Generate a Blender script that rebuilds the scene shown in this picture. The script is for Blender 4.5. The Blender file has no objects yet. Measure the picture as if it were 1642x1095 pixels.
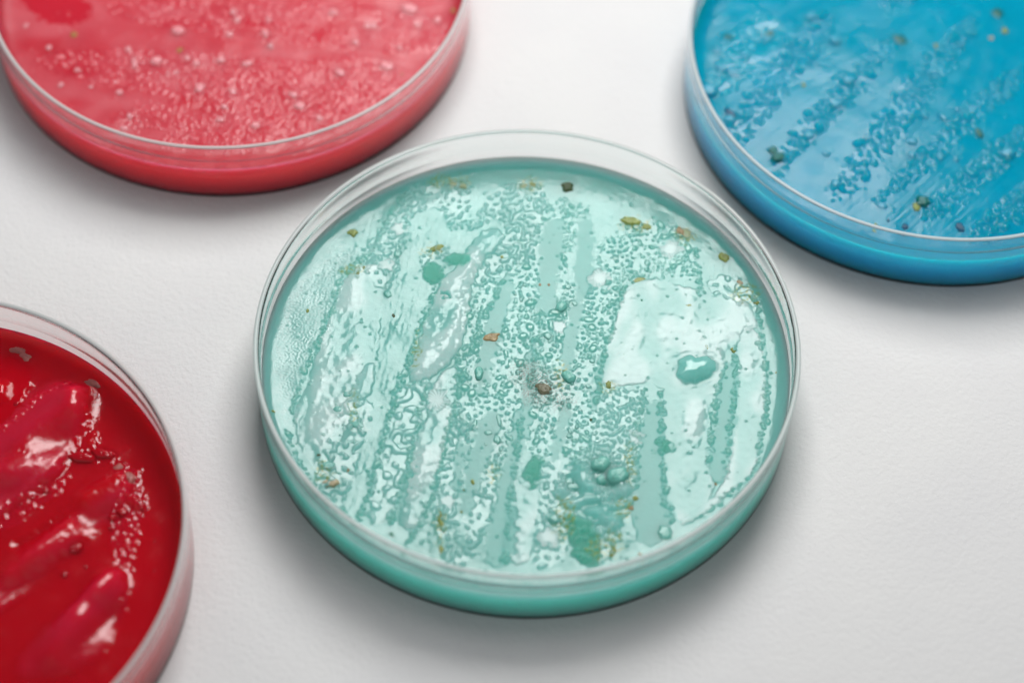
import bpy, math
import numpy as np
MMU = 0.001
scene = bpy.context.scene
# ------------------------------------------------------------------ camera
cam_d = bpy.data.cameras.new('camera'); cam = bpy.data.objects.new('camera', cam_d)
scene.collection.objects.link(cam); scene.camera = cam
cam.location = (0.0, -0.20748, 0.30644)
cam.rotation_euler = (0.614089, -0.0241703, 0.0464606)
cam_d.sensor_width = 36.0; cam_d.lens = 76.65
cam_d.clip_start = 0.01; cam_d.clip_end = 20
cam_d.dof.use_dof = True; cam_d.dof.focus_distance = 0.366; cam_d.dof.aperture_fstop = 7.8
# ------------------------------------------------------------------ world, lamp, exposure
w = bpy.data.worlds.new('World'); scene.world = w; w.use_nodes = True
bg = w.node_tree.nodes['Background']; bg.inputs[0].default_value = (0.93, 0.97, 1.0, 1); bg.inputs[1].default_value = 1.0
_n = w.node_tree.nodes; _l = w.node_tree.links                     # pale studio room: dim overall, with added fill glow from the camera's side
_tc = _n.new('ShaderNodeTexCoord'); _dt = _n.new('ShaderNodeVectorMath'); _dt.operation = 'DOT_PRODUCT'; _dt.inputs[1].default_value = (-0.05, -0.98, 0.19)
_l.new(_tc.outputs['Generated'], _dt.inputs[0])
_mr = _n.new('ShaderNodeMapRange'); _mr.interpolation_type = 'SMOOTHSTEP'; _mr.inputs['From Min'].default_value = 0.15; _mr.inputs['From Max'].default_value = 0.9; _mr.inputs['To Min'].default_value = 0.105; _mr.inputs['To Max'].default_value = 0.48
_l.new(_dt.outputs['Value'], _mr.inputs['Value']); _l.new(_mr.outputs[0], bg.inputs[1])
ld = bpy.data.lights.new('softbox', 'AREA'); ld.shape = 'RECTANGLE'; ld.size = 0.21; ld.size_y = 0.21
ld.energy = 1.85; ld.color = (1.0, 0.985, 0.97)
lo = bpy.data.objects.new('softbox', ld); scene.collection.objects.link(lo)
lo.location = (0.030, 0.240, 0.350)
lo.rotation_euler = (math.radians(-35), 0, 0)
vs = scene.view_settings; vs.view_transform = 'Standard'; vs.look = 'None'; vs.gamma = 1; vs.use_curve_mapping = False; vs.exposure = 0
cy = scene.cycles; cy.use_denoising = True; cy.max_bounces = 14; cy.transmission_bounces = 12; cy.transparent_max_bounces = 12
cy.caustics_refractive = True; cy.caustics_reflective = False; cy.blur_glossy = 0.3; cy.sample_clamp_indirect = 4.0
# ------------------------------------------------------------------ helpers
def mat(name):
    m = bpy.data.materials.new(name); m.use_nodes = True
    return m, m.node_tree.nodes, m.node_tree.links, m.node_tree.nodes['Principled BSDF']
def mesh_obj(name, V, Fq, m, parent=None, smooth=True, uneven=None):
    me = bpy.data.meshes.new(name)
    V = np.asarray(V, dtype=np.float32)
    if isinstance(Fq, np.ndarray):
        n = len(Fq); k = Fq.shape[1]
        me.vertices.add(len(V)); me.vertices.foreach_set('co', V.ravel())
        me.loops.add(n * k); me.loops.foreach_set('vertex_index', Fq.ravel().astype(np.int32))
        me.polygons.add(n); me.polygons.foreach_set('loop_start', np.arange(0, n * k, k, dtype=np.int32))
        me.update(calc_edges=True); me.validate()
    else:
        me.from_pydata([tuple(map(float, v)) for v in V], [], Fq); me.update()
    if smooth: me.polygons.foreach_set('use_smooth', np.ones(len(me.polygons), dtype=bool))
    me.materials.append(m)
    o = bpy.data.objects.new(name, me); scene.collection.objects.link(o)
    if parent is not None: o.parent = parent
    return o
def sstep(x, a, b):
    t = np.clip((x - a) / (b - a), 0, 1); return t * t * (3 - 2 * t)
# ------------------------------------------------------------------ paper sheet
pm, N, L, B = mat('white_rough_paper')
B.inputs['Base Color'].default_value = (0.80, 0.80, 0.80, 1); B.inputs['Roughness'].default_value = 0.75; B.inputs['Specular IOR Level'].default_value = 0.25
tc = N.new('ShaderNodeTexCoord')
def pnoise(scale, det, rough=0.55):
    n = N.new('ShaderNodeTexNoise'); n.inputs['Scale'].default_value = scale; n.inputs['Detail'].default_value = det; n.inputs['Roughness'].default_value = rough
    L.new(tc.outputs['Object'], n.inputs['Vector']); return n
n1 = pnoise(1100, 4, .6); n2 = pnoise(420, 2)
ad = N.new('ShaderNodeMath'); ad.operation = 'MULTIPLY_ADD'; ad.inputs[1].default_value = 0.5
L.new(n2.outputs['Fac'], ad.inputs[0]); L.new(n1.outputs['Fac'], ad.inputs[2])
bu = N.new('ShaderNodeBump'); bu.inputs['Strength'].default_value = 1.0; bu.inputs['Distance'].default_value = 0.00016
L.new(ad.outputs[0], bu.inputs['Height']); L.new(bu.outputs[0], B.inputs['Normal'])
n3 = pnoise(25, 3); rp = N.new('ShaderNodeValToRGB'); rp.color_ramp.elements[0].color = (0.745, 0.745, 0.75, 1); rp.color_ramp.elements[1].color = (0.785, 0.785, 0.78, 1)
rp.color_ramp.elements[0].position = .35; rp.color_ramp.elements[1].position = .65
L.new(n3.outputs['Fac'], rp.inputs[0]); L.new(rp.outputs[0], B.inputs['Base Color'])
S = 0.9
g = mesh_obj('tabletop', [(-S, -S, 0), (S, -S, 0), (S, S, 0), (-S, S, 0)], [(0, 1, 2, 3)], pm, smooth=False)
g['kind'] = 'structure'; g['label'] = 'white textured paper covering the table under the dishes'
# ------------------------------------------------------------------ clear plastic
def plastic(name, col):
    m, N, L, B = mat(name)
    B.inputs['Base Color'].default_value = (*col, 1); B.inputs['Transmission Weight'].default_value = 1.0
    B.inputs['IOR'].default_value = 1.5; B.inputs['Roughness'].default_value = 0.02
    tc = N.new('ShaderNodeTexCoord'); n = N.new('ShaderNodeTexNoise'); n.inputs['Scale'].default_value = 120; n.inputs['Detail'].default_value = 3
    L.new(tc.outputs['Object'], n.inputs['Vector'])
    b = N.new('ShaderNodeBump'); b.inputs['Strength'].default_value = 0.06; b.inputs['Distance'].default_value = 0.0001
    L.new(n.outputs['Fac'], b.inputs['Height']); L.new(b.outputs[0], B.inputs['Normal'])
    return m
LIP, _N, _L, _B = mat('frosted_lip_plastic')
_B.inputs['Base Color'].default_value = (.86, .90, .89, 1); _B.inputs['Transmission Weight'].default_value = .45; _B.inputs['Roughness'].default_value = .32; _B.inputs['IOR'].default_value = 1.35
def dish_body(parent, m, seed):
    rng = np.random.default_rng(seed)
    prof = [(0, 0.15), (42.6, 0.15), (42.8, 0.0), (44.2, 0.0), (44.55, 0.04), (44.76, 0.14), (44.85, 0.32), (44.86, 0.7), (44.86, 2.5), (44.86, 6.0), (44.87, 13.0), (44.95, 13.35), (45.0, 13.55), (45.0, 13.7), (44.94, 13.8),
            (44.6, 13.8), (44.45, 13.77), (44.25, 13.6), (44.08, 13.2), (44.05, 12.4), (44.05, 9.5), (44.0, 9.4), (44.03, 9.3), (44.02, 6.0), (44.02, 0.8), (43.9, 0.42), (43.6, 0.36), (0, 0.36)]
    ns = 900; a = np.arange(ns) / ns * 2 * np.pi
    V = []; rings = []
    nick = np.zeros(ns)
    for _ in range(90):                                             # moulding nicks along the lip
        c = rng.choice([rng.uniform(2.2, 3.6), rng.uniform(0.1, 1.1), rng.uniform(-.6, .3), rng.uniform(0, 6.28)]); d = (a - c + np.pi) % (2 * np.pi) - np.pi
        nick += rng.uniform(.008, .035) * np.exp(-(d / .0035) ** 2)
    for r, z in prof:
        if r == 0:
            rings.append([len(V)]); V.append((0, 0, z)); continue
        rr = np.full(ns, float(r)); zz = np.full(ns, float(z))
        if 13.2 < z < 13.77 and r > 44.8: rr = rr + nick * .9
        if z > 13.7: zz = zz - nick * .6
        rings.append(list(range(len(V), len(V) + ns)))
        V += [(rr[i] * np.cos(a[i]), rr[i] * np.sin(a[i]), zz[i]) for i in range(ns)]
    Fc = []
    for k in range(len(rings) - 1):
        A, B2 = rings[k], rings[k + 1]
        for i in range(ns):
            j = (i + 1) % ns
            if len(A) == 1: Fc.append((A[0], B2[j], B2[i]))
            elif len(B2) == 1: Fc.append((A[i], A[j], B2[0]))
            else: Fc.append((A[i], A[j], B2[j], B2[i]))
    o = mesh_obj('dish_body', np.array(V) * MMU, Fc, m, parent)
    o.data.materials.append(LIP)
    for p in o.data.polygons:
        if min(o.data.vertices[v].co.z for v in p.vertices) > 13.4 * MMU: p.material_index = 1
    return o
# ------------------------------------------------------------------ agar: relief raster in millimetres
FEAT = {"g":{"regions":[["frost",[[-43.54,11.87],[-35.96,21.77],[-27.57,25.06],[-31.05,15.34],[-34.98,0.7],[-37.07,-9.5],[-37.33,-16.86],[-38.98,-15.75],[-41.99,-9.81],[-43.51,0.16]],{}],
["film",[[-32.45,16.59],[-27.18,20.3],[-24.55,17.1],[-25.06,4.93],[-24.66,-2.46],[-27.85,-8.92],[-29.03,-16.34],[-31.47,-24.85],[-33.76,-22.03],[-36.34,-18.6],[-37.92,-13.24],[-36.22,-5.71],[-34.31,4.6]],{"h":0.1,"a":0.1}],
["film",[[-27.87,-2.67],[-25.44,-0.61],[-24.56,-3.72],[-25.59,-8.78],[-27.63,-11.38],[-28.87,-8.98]],{"h":0.5,"a":0.15}],
["film",[[-37.28,-9.51],[-35.68,-7.92],[-35.6,-11.87],[-36.95,-15.62],[-37.85,-13.85]],{"h":0.35,"a":0.1}],
["worm",[[-31.6,16.64],[-29.98,21.48],[-27.52,24.38],[-26.23,28.61],[-23.83,32.98],[-21.48,31.02],[-22.16,25.42],[-22.83,19.91],[-23.59,15.82],[-24.97,13.06],[-26.79,15.61],[-28.5,16.84]],{"s":1.5,"a":0.4}],
["worm",[[-28.86,-6.75],[-25.63,-8.29],[-24.89,-12.19],[-25.99,-16.15],[-26.33,-21.57],[-27.26,-26.93],[-30.14,-28.27],[-32.53,-26.32],[-33.1,-22.58],[-31.26,-16.48],[-30.24,-10.92]],{"s":1.9,"a":0.55}],
["worm",[[-24.98,33.61],[-21.09,37.84],[-16.52,39.15],[-11.84,38.74],[-11.11,35.66],[-11.78,30.26],[-12.26,27.17],[-14.52,28.41],[-15.89,32.79],[-19.35,31.86],[-22.52,30.25]],{"s":1.4,"a":0.45}],
["worm",[[-7.01,37.63],[-2.11,39.68],[1.01,39.31],[2.54,34.01],[1.11,28.32],[-0.24,21.37],[-3.98,20.45],[-7.56,16.85],[-9.77,14.04],[-10.21,18.03],[-6.84,23.67],[-4.65,27.67],[-6.11,30.63],[-9.31,29.03],[-12.26,27.17],[-9.54,33.21]],{"s":1.5,"a":0.4}],
["film",[[-16.36,13.62],[-14.92,17.72],[-12.66,19.48],[-11.23,24.48],[-8.39,28.26],[-5.79,28.7],[-4.79,26.0],[-6.83,23.4],[-9.21,19.44],[-9.89,14.3],[-9.93,9.41],[-10.98,2.22],[-12.7,-0.44],[-14.83,-3.1],[-18.01,-5.19],[-19.95,-4.18],[-18.98,1.07],[-17.61,6.96]],{"h":0.75,"a":0.25}],
["pit",[[-15.78,21.04],[-14.15,22.65],[-11.66,22.54],[-9.55,21.72],[-10.97,20.0],[-13.32,19.71]],{}],
["pit",[[-19.08,18.8],[-17.48,20.53],[-15.27,19.86],[-14.92,17.72],[-16.07,15.63],[-18.02,15.91]],{}],
["worm",[[-19.2,17.44],[-19.1,22.19],[-16.65,24.4],[-14.22,23.74],[-14.75,21.79],[-17.48,20.53],[-18.42,18.57]],{"s":1.1,"a":0.35}],
["worm",[[-20.1,-4.94],[-18.0,-5.31],[-15.41,-3.64],[-15.52,-8.15],[-16.29,-11.9],[-17.72,-16.24],[-18.22,-20.48],[-18.29,-26.38],[-19.68,-31.68],[-23.74,-33.08],[-23.67,-26.71],[-23.21,-20.19],[-22.02,-14.69],[-21.02,-9.11]],{"s":2.6,"a":0.35}],
["film",[[-15.4,-3.9],[-11.39,0.28],[-11.4,-2.89],[-11.41,-7.89],[-11.92,-12.85],[-12.63,-17.74],[-13.49,-23.15],[-14.54,-28.48],[-16.0,-33.18],[-19.62,-32.48],[-18.69,-26.41],[-18.12,-20.47],[-17.62,-16.24],[-15.88,-11.87]],{"h":0.3,"a":0.18}],
["worm",[[-10.89,-7.86],[-8.2,-11.64],[-8.96,-17.99],[-9.04,-23.47],[-9.9,-27.5],[-9.38,-34.38],[-6.76,-38.85],[-11.25,-39.12],[-12.76,-34.13],[-13.68,-30.75],[-13.15,-23.72],[-12.3,-16.51]],{"s":1.5,"a":0.5}],
["worm",[[-6.45,-13.72],[-3.96,-12.35],[-3.09,-19.54],[-3.78,-21.96],[-4.47,-30.07],[-6.52,-36.02],[-7.34,-38.99],[-8.75,-35.02],[-8.43,-26.95],[-7.1,-22.17]],{"s":1.5,"a":0.5}],
["film",[[-0.88,-19.17],[1.43,-18.67],[3.5,-19.73],[3.55,-26.22],[2.63,-33.19],[2.25,-38.3],[-1.48,-38.3],[-1.52,-29.2]],{"h":0.2,"a":0.15}],
["worm",[[3.3,-19.75],[5.92,-16.59],[7.09,-21.3],[9.75,-25.84],[9.42,-31.64],[7.15,-38.01],[2.29,-39.42],[2.78,-32.04],[3.55,-26.22]],{"s":1.6,"a":0.4}],
["bub",[[-10.92,10.01],[-8.1,16.82],[-3.98,20.45],[-0.24,21.37],[1.16,29.72],[1.66,33.95],[5.19,37.02],[9.13,34.44],[10.08,31.7],[8.23,27.4],[5.69,21.76],[4.4,12.3],[4.93,3.23],[3.22,-6.97],[1.25,-14.46],[-0.57,-19.39],[-3.6,-19.57],[-3.35,-12.31],[-6.45,-13.72],[-7.9,-11.62],[-10.89,-7.86],[-10.75,-1.58]],{"s":1.15,"a":0.3}],
["groove",[[1.77,30.87],[5.37,31.67],[4.66,20.34],[4.02,10.96],[1.48,10.8],[1.7,21.5]],{}],
["groove",[[8.11,31.57],[10.28,32.41],[10.4,19.36],[9.64,15.29],[8.04,15.19],[7.91,23.27]],{}],
["groove",[[-5.42,16.99],[-3.16,19.15],[-3.82,10.46],[-5.23,2.59],[-7.29,-7.63],[-8.19,-2.69],[-7.36,5.02]],{}],
["groove",[[-6.54,-10.06],[-4.11,-9.29],[-4.65,-14.83],[-6.5,-22.13],[-7.9,-29.24],[-9.02,-30.46],[-8.71,-22.27],[-7.7,-15.02]],{}],
["groove",[[-0.85,-8.47],[0.95,-7.12],[0.85,-14.49],[-0.77,-19.4],[-1.52,-29.2],[-1.48,-38.3],[-5.12,-38.19],[-4.06,-30.16],[-2.93,-20.72],[-1.65,-13.43]],{}],
["bub",[[4.44,10.99],[5.73,20.41],[8.04,15.19],[10.2,14.66],[11.56,24.87],[14.22,27.8],[16.92,29.36],[19.12,28.12],[17.07,19.79],[15.55,14.34],[14.1,6.39],[12.95,1.18],[11.47,-6.46],[12.02,-16.21],[10.62,-21.08],[6.94,-16.53],[3.27,-19.15],[1.43,-18.67],[1.2,-13.25],[3.52,-6.96],[4.97,1.95]],{"s":1.05,"a":0.34}],
["bub",[[11.02,24.83],[14.19,29.18],[17.43,31.48],[22.37,31.8],[26.75,30.7],[28.49,25.97],[29.12,19.22],[25.68,19.67],[21.91,20.64],[16.33,18.4],[14.35,20.97],[11.69,19.44]],{"s":1.0,"a":0.34}],
["groove",[[12.9,3.74],[14.16,3.82],[12.83,-2.62],[11.71,-7.68],[10.88,-7.74],[11.76,-1.43]],{}],
["film",[[16.35,17.59],[19.23,19.26],[21.91,19.57],[25.68,18.33],[28.9,17.47],[32.13,18.75],[35.33,16.95],[38.51,14.49],[39.26,9.29],[36.24,5.22],[33.68,1.86],[32.81,-1.36],[32.05,-5.17],[30.87,-11.53],[30.62,-18.54],[31.81,-22.14],[29.78,-26.36],[26.28,-29.7],[24.27,-26.12],[23.34,-20.3],[22.89,-13.12],[22.63,-5.76],[22.82,-3.25],[20.01,-2.42],[16.38,-3.4],[12.46,-4.53],[13.12,3.11],[14.48,8.88]],{"h":0.14,"a":0.16}],
["worm",[[11.85,-4.94],[16.39,-3.9],[20.12,-3.17],[20.57,-7.13],[19.0,-13.36],[18.86,-18.19],[18.26,-25.32],[14.8,-27.86],[11.72,-24.55],[10.05,-18.73],[11.45,-13.83]],{"s":1.2,"a":0.35}],
["worm",[[29.99,19.95],[35.39,20.98],[39.09,17.19],[39.76,13.25],[35.3,14.29],[31.04,16.67]],{"s":2.2,"a":0.25}],
["groove",[[20.15,-6.54],[22.84,-5.75],[23.01,-16.37],[23.57,-24.99],[24.59,-28.65],[22.33,-33.14],[18.87,-33.35],[18.56,-25.3],[19.24,-15.77]],{}],
["groove",[[33.38,3.75],[35.54,0.07],[34.58,-9.95],[33.68,-17.28],[31.81,-21.91],[30.62,-18.66],[31.69,-11.35],[32.58,-3.89]],{}],
["film",[[35.39,5.16],[36.31,10.41],[38.97,10.58],[40.18,2.65],[40.23,-4.91],[39.03,-13.33],[38.02,-18.8],[34.63,-22.44],[29.17,-28.02],[25.29,-30.45],[26.78,-27.13],[30.79,-24.55],[32.83,-20.9],[34.54,-13.61],[35.47,-4.95]],{"h":0.2,"a":0.14}],
["wave",[[7.02,-18.92],[11.02,-16.88],[17.85,-18.25],[18.24,-24.15],[17.81,-28.83],[15.39,-32.42],[8.92,-31.67],[4.87,-29.62],[5.66,-23.74]],{"h":0.2,"a":0.6}],
["worm",[[9.86,-29.89],[14.31,-28.47],[16.85,-31.19],[15.43,-34.69],[14.01,-37.6],[10.58,-37.8],[8.53,-35.11]],{"s":1.6,"a":0.5}],
["pit",[[8.2,-34.0],[7.36,-29.47],[9.31,-28.19],[12.88,-31.43],[13.77,-35.36],[12.55,-38.02],[9.6,-37.86]],{}],
["pit",[[21.66,-13.56],[24.52,-13.26],[25.34,-14.42],[23.72,-16.21],[22.1,-16.55]],{}],
["pit",[[0.92,-18.7],[3.22,-17.72],[3.77,-21.5],[2.28,-24.54],[0.4,-22.89]],{}],
["rosette",[[26.21,26.1],[25.58,24.41],[24.05,23.63],[22.51,24.21],[21.86,25.82],[22.49,27.51],[24.03,28.3],[25.57,27.71]],{}],
["rosette",[[14.07,18.92],[13.47,17.27],[11.97,16.51],[10.44,17.08],[9.77,18.65],[10.36,20.3],[11.86,21.08],[13.4,20.5]],{}],
["rosette",[[6.76,8.26],[6.37,7.14],[5.34,6.62],[4.28,7.01],[3.81,8.07],[4.2,9.19],[5.23,9.72],[6.3,9.33]],{}],
["rosette",[[-12.23,-7.94],[-12.79,-9.61],[-14.34,-10.39],[-15.98,-9.81],[-16.76,-8.23],[-16.21,-6.55],[-14.65,-5.77],[-13.0,-6.35]],{}],
["rosette",[[-10.02,-27.28],[-10.36,-28.28],[-11.32,-28.74],[-12.33,-28.4],[-12.81,-27.45],[-12.46,-26.45],[-11.5,-25.98],[-10.49,-26.33]],{}],
["rosette",[[-21.88,27.51],[-22.24,26.32],[-23.28,25.77],[-24.39,26.18],[-24.92,27.31],[-24.57,28.5],[-23.53,29.06],[-22.41,28.64]],{}],
["rosette",[[-23.42,19.19],[-23.77,18.03],[-24.79,17.5],[-25.89,17.9],[-26.42,19.0],[-26.07,20.16],[-25.05,20.7],[-23.95,20.3]],{}],
["rosette",[[7.17,-32.92],[6.59,-34.46],[5.08,-35.17],[3.52,-34.64],[2.83,-33.18],[3.4,-31.64],[4.92,-30.91],[6.49,-31.45]],{}],
["rosette",[[20.23,-13.28],[19.76,-14.48],[18.62,-15.03],[17.46,-14.62],[16.96,-13.49],[17.42,-12.29],[18.57,-11.73],[19.74,-12.14]],{}],
["grey",[[7.27,-4.48],[6.05,-7.85],[2.9,-9.4],[-0.36,-8.25],[-1.83,-5.05],[-0.65,-1.65],[2.53,-0.06],[5.82,-1.24]],{}],
["grey",[[3.74,-1.68],[2.81,-4.31],[0.36,-5.52],[-2.17,-4.62],[-3.32,-2.13],[-2.41,0.52],[0.05,1.76],[2.61,0.84]],{}],
["grey",[[9.2,-6.6],[8.36,-8.89],[6.21,-9.94],[4.0,-9.16],[3.01,-6.99],[3.83,-4.69],[6.0,-3.62],[8.22,-4.41]],{}],
["groove",[[0.5,3.59],[1.76,3.67],[0.59,-8.38],[-0.83,-9.08]],{}],
["groove",[[6.62,-6.76],[7.65,-6.7],[6.0,-18.98],[4.46,-18.48]],{}],
["groove",[[-14.66,13.73],[-14.02,13.77],[-14.15,12.43]],{}],
["groove",[[8.04,15.19],[9.43,15.28],[7.86,3.42],[6.77,-1.74],[5.77,3.28]],{}],
["groove",[[-2.79,-35.79],[-1.05,-26.5],[-0.33,-33.37],[-1.47,-38.53]],{}],
["groove",[[-10.35,-15.18],[-9.33,-15.12],[-9.8,-25.86],[-10.77,-24.75]],{}],
["groove",[[-18.22,-20.48],[-17.42,-20.43],[-18.93,-31.06],[-19.92,-31.12]],{}],
["stain",[[18.58,-27.05],[18.08,-28.88],[16.83,-29.7],[15.55,-29.03],[14.99,-27.27],[15.48,-25.42],[16.74,-24.59],[18.03,-25.27]],{}],
["stain",[[16.99,-33.46],[16.56,-35.73],[15.47,-36.72],[14.34,-35.87],[13.83,-33.66],[14.24,-31.37],[15.35,-30.36],[16.49,-31.23]],{}],
["stain",[[14.94,-34.72],[14.34,-36.52],[12.83,-37.33],[11.28,-36.7],[10.6,-34.98],[11.19,-33.18],[12.71,-32.36],[14.26,-33.0]],{}],
["stain",[[-11.26,-32.89],[-11.34,-36.11],[-11.95,-37.47],[-12.73,-36.2],[-13.23,-33.01],[-13.16,-29.76],[-12.55,-28.36],[-11.76,-29.67]],{}],
["stain",[[-28.62,18.18],[-29.14,17.0],[-30.61,16.44],[-32.17,16.81],[-32.9,17.9],[-32.37,19.08],[-30.9,19.65],[-29.34,19.28]],{}],
["stain",[[-10.95,38.8],[-12.18,37.51],[-15.27,36.8],[-18.42,37.09],[-19.79,38.22],[-18.58,39.51],[-15.48,40.23],[-12.32,39.93]],{}],
["stain",[[-30.24,-23.0],[-30.53,-24.85],[-31.59,-25.68],[-32.8,-24.99],[-33.44,-23.2],[-33.16,-21.33],[-32.09,-20.5],[-30.88,-21.19]],{}],
["stain",[[21.06,31.02],[20.17,29.59],[18.02,28.88],[15.85,29.3],[14.93,30.62],[15.8,32.06],[17.97,32.78],[20.14,32.34]],{}],
["stain",[[-27.07,-10.73],[-27.05,-13.67],[-27.52,-14.91],[-28.2,-13.74],[-28.71,-10.83],[-28.73,-7.85],[-28.26,-6.58],[-27.57,-7.78]],{}],
["stain",[[18.66,-18.2],[18.41,-21.58],[17.72,-23.01],[16.99,-21.67],[16.63,-18.33],[16.87,-14.91],[17.57,-13.45],[18.32,-14.82]],{}],
["stain",[[15.45,-3.71],[14.98,-4.63],[13.82,-5.07],[12.64,-4.77],[12.13,-3.92],[12.6,-3.0],[13.77,-2.56],[14.95,-2.86]],{}],
["stain",[[-15.48,23.11],[-16.05,22.11],[-17.55,21.61],[-19.1,21.91],[-19.8,22.83],[-19.24,23.83],[-17.74,24.33],[-16.18,24.03]],{}],
["stain",[[1.69,38.93],[0.96,37.67],[-0.89,37.04],[-2.79,37.42],[-3.62,38.57],[-2.9,39.84],[-1.04,40.47],[0.86,40.09]],{}],
["stain",[[-17.67,1.8],[-17.66,-1.8],[-18.14,-3.31],[-18.83,-1.88],[-19.34,1.69],[-19.36,5.33],[-18.87,6.88],[-18.17,5.41]],{}],
["stain",[[9.35,-29.34],[8.86,-32.62],[7.51,-34.04],[6.07,-32.79],[5.37,-29.59],[5.84,-26.28],[7.21,-24.82],[8.67,-26.1]],{}],
["stain",[[28.94,29.04],[28.3,27.63],[26.75,26.96],[25.21,27.42],[24.57,28.75],[25.21,30.16],[26.75,30.84],[28.3,30.37]],{}],
["stain",[[39.73,17.23],[38.88,15.48],[36.91,14.66],[34.95,15.23],[34.15,16.87],[34.99,18.63],[36.98,19.46],[38.95,18.88]],{}],
["stain",[[-3.28,-21.93],[-3.55,-23.62],[-4.36,-24.36],[-5.25,-23.72],[-5.69,-22.08],[-5.43,-20.39],[-4.61,-19.64],[-3.72,-20.28]],{}],
["stain",[[7.39,-1.7],[7.05,-4.39],[6.06,-5.55],[5.0,-4.52],[4.48,-1.89],[4.81,0.82],[5.81,2.01],[6.88,0.95]],{}]],"edges":[[[[-23.17,34.43],[-25.06,30.51],[-27.61,21.64],[-32.22,17.54],[-33.54,8.82],[-34.98,2.88],[-36.68,-3.22],[-38.24,-12.16]],{"w":0.28}],[[[-16.4,14.15],[-17.7,8.26],[-19.03,1.71],[-20.8,-5.24],[-22.32,-14.83],[-23.46,-20.8],[-24.07,-26.74],[-25.36,-31.57]],{"w":0.28}],[[[-11.44,1.17],[-11.38,-3.26],[-11.09,-8.12],[-12.05,-12.49],[-13.37,-23.5],[-14.6,-29.07],[-17.8,-36.81]],{"w":0.28}],[[[-4.78,17.03],[-7.39,9.58],[-9.59,1.67],[-10.8,-5.99]],{"w":0.28}],[[[-0.21,-9.05],[-0.88,-19.17],[-1.52,-29.2],[-1.58,-38.31]],{"w":0.28}],[[[16.33,18.4],[14.48,8.88],[13.11,3.75],[11.7,-7.31]],{"w":0.28}],[[[33.04,1.56],[32.05,-4.67],[30.87,-11.53],[30.62,-18.54]],{"w":0.28}],[[[38.75,16.23],[39.47,9.04],[40.18,2.65],[40.23,-4.91],[39.03,-13.33],[38.12,-18.79],[34.73,-22.2],[29.17,-28.02]],{"w":0.28}],[[[35.0,7.07],[35.22,0.05],[34.17,-9.98],[33.36,-19.09]],{"w":0.28}],[[[-16.02,-3.93],[-17.72,-16.24],[-18.12,-21.9],[-20.16,-31.94]],{"w":0.28}],[[[22.72,-3.88],[22.78,-13.13],[23.47,-25.0],[24.79,-28.98]],{"w":0.28}],[[[28.71,25.99],[29.33,15.23]],{"w":0.28}],[[[2.32,10.85],[1.37,3.0],[0.84,-4.63]],{"w":0.28}],[[[20.12,-3.42],[18.8,-13.37],[18.72,-22.94]],{"w":0.28}],[[[-38.47,-15.72],[-35.77,-22.15],[-31.14,-28.34],[-26.85,-31.55]],{"w":0.28}]],"spots":[["colony",-31.45,25.91,0.99,0.96,-0.18,"olive",0.5],
["colony",5.69,38.76,1.22,1.29,0.07,"dark",0.7],
["colony",17.1,31.74,2.0,1.11,-0.32,"olive",0.6],
["colony",19.86,30.66,1.16,0.8,-0.67,"olive",0.4],
["colony",25.66,30.07,0.79,1.37,0.31,"orange",0.5],
["colony",26.75,29.72,1.32,1.26,0.07,"sage",0.3],
["colony",33.48,24.66,1.19,1.23,0.06,"olive",0.5],
["colony",-6.1,5.23,1.79,0.91,0.19,"orange",0.5],
["colony",3.13,-4.74,1.78,1.12,-0.3,"brown",0.7],
["colony",-30.44,-25.13,1.2,1.05,0.06,"tan",0.5],
["colony",30.24,5.35,0.63,0.78,0.06,"olive",0.4],
["colony",-37.56,8.69,0.42,0.46,0.07,"olive",0.35],
["colony",-22.93,8.71,0.37,0.46,0.08,"dark",0.3],
["colony",34.76,5.12,0.53,0.65,0.08,"olive",0.3],
["colony",27.29,13.91,0.75,0.53,-0.07,"olive",0.3],
["colony",38.95,15.32,0.64,0.53,-0.32,"olive",0.3],
["colony",36.12,19.41,0.71,0.75,0.64,"tan",0.3],
["colony",13.88,-3.18,0.73,0.75,0.05,"olive",0.4],
["colony",11.15,-10.31,0.31,0.37,0.06,"dark",0.3],
["colony",-12.12,-31.8,0.5,1.59,0.41,"olive",0.5],
["colony",-12.43,-30.09,0.4,1.03,0.18,"olive",0.5],
["colony",-11.83,-36.34,0.49,1.02,0.06,"olive",0.4],
["colony",-27.96,-22.5,0.4,0.47,0.05,"orange",0.3],
["colony",-32.85,-19.95,0.5,0.36,0.08,"dark",0.3],
["colony",-41.19,-12.34,0.41,0.36,0.05,"olive",0.3],
["colony",-16.6,23.58,1.56,0.67,0.44,"olive",0.3],
["colony",-5.15,22.42,0.37,0.47,0.05,"olive",0.3],
["colony",18.65,-24.94,0.6,0.58,0.05,"olive",0.4],
["colony",17.98,-26.73,0.5,0.69,0.06,"orange",0.4],
["colony",15.43,-34.69,0.39,0.68,0.05,"olive",0.4],
["colony",15.05,-35.62,0.4,0.45,0.05,"olive",0.4],
["colony",-13.66,37.76,2.25,0.56,-0.25,"sage",0.3],
["colony",-15.31,41.1,0.66,0.43,0.08,"olive",0.2],
["colony",-2.07,38.53,0.89,0.72,0.07,"sage",0.3],
["colony",-0.53,38.92,0.55,0.72,0.07,"olive",0.3],
["colony",19.17,14.58,0.33,0.39,0.06,"teal",0.3],
["colony",-7.63,-23.5,0.4,0.59,0.05,"olive",0.4],
["colony",-8.94,-25.11,0.3,0.29,0.07,"olive",0.3],
["colony",-29.71,17.17,0.53,0.53,0.06,"olive",0.3],
["colony",-28.75,18.44,0.43,0.54,0.07,"olive",0.3],
["colony",31.62,-21.45,0.3,0.36,0.07,"orange",0.3],
["colony",41.92,0.85,0.26,0.32,0.08,"olive",0.2],
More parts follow.
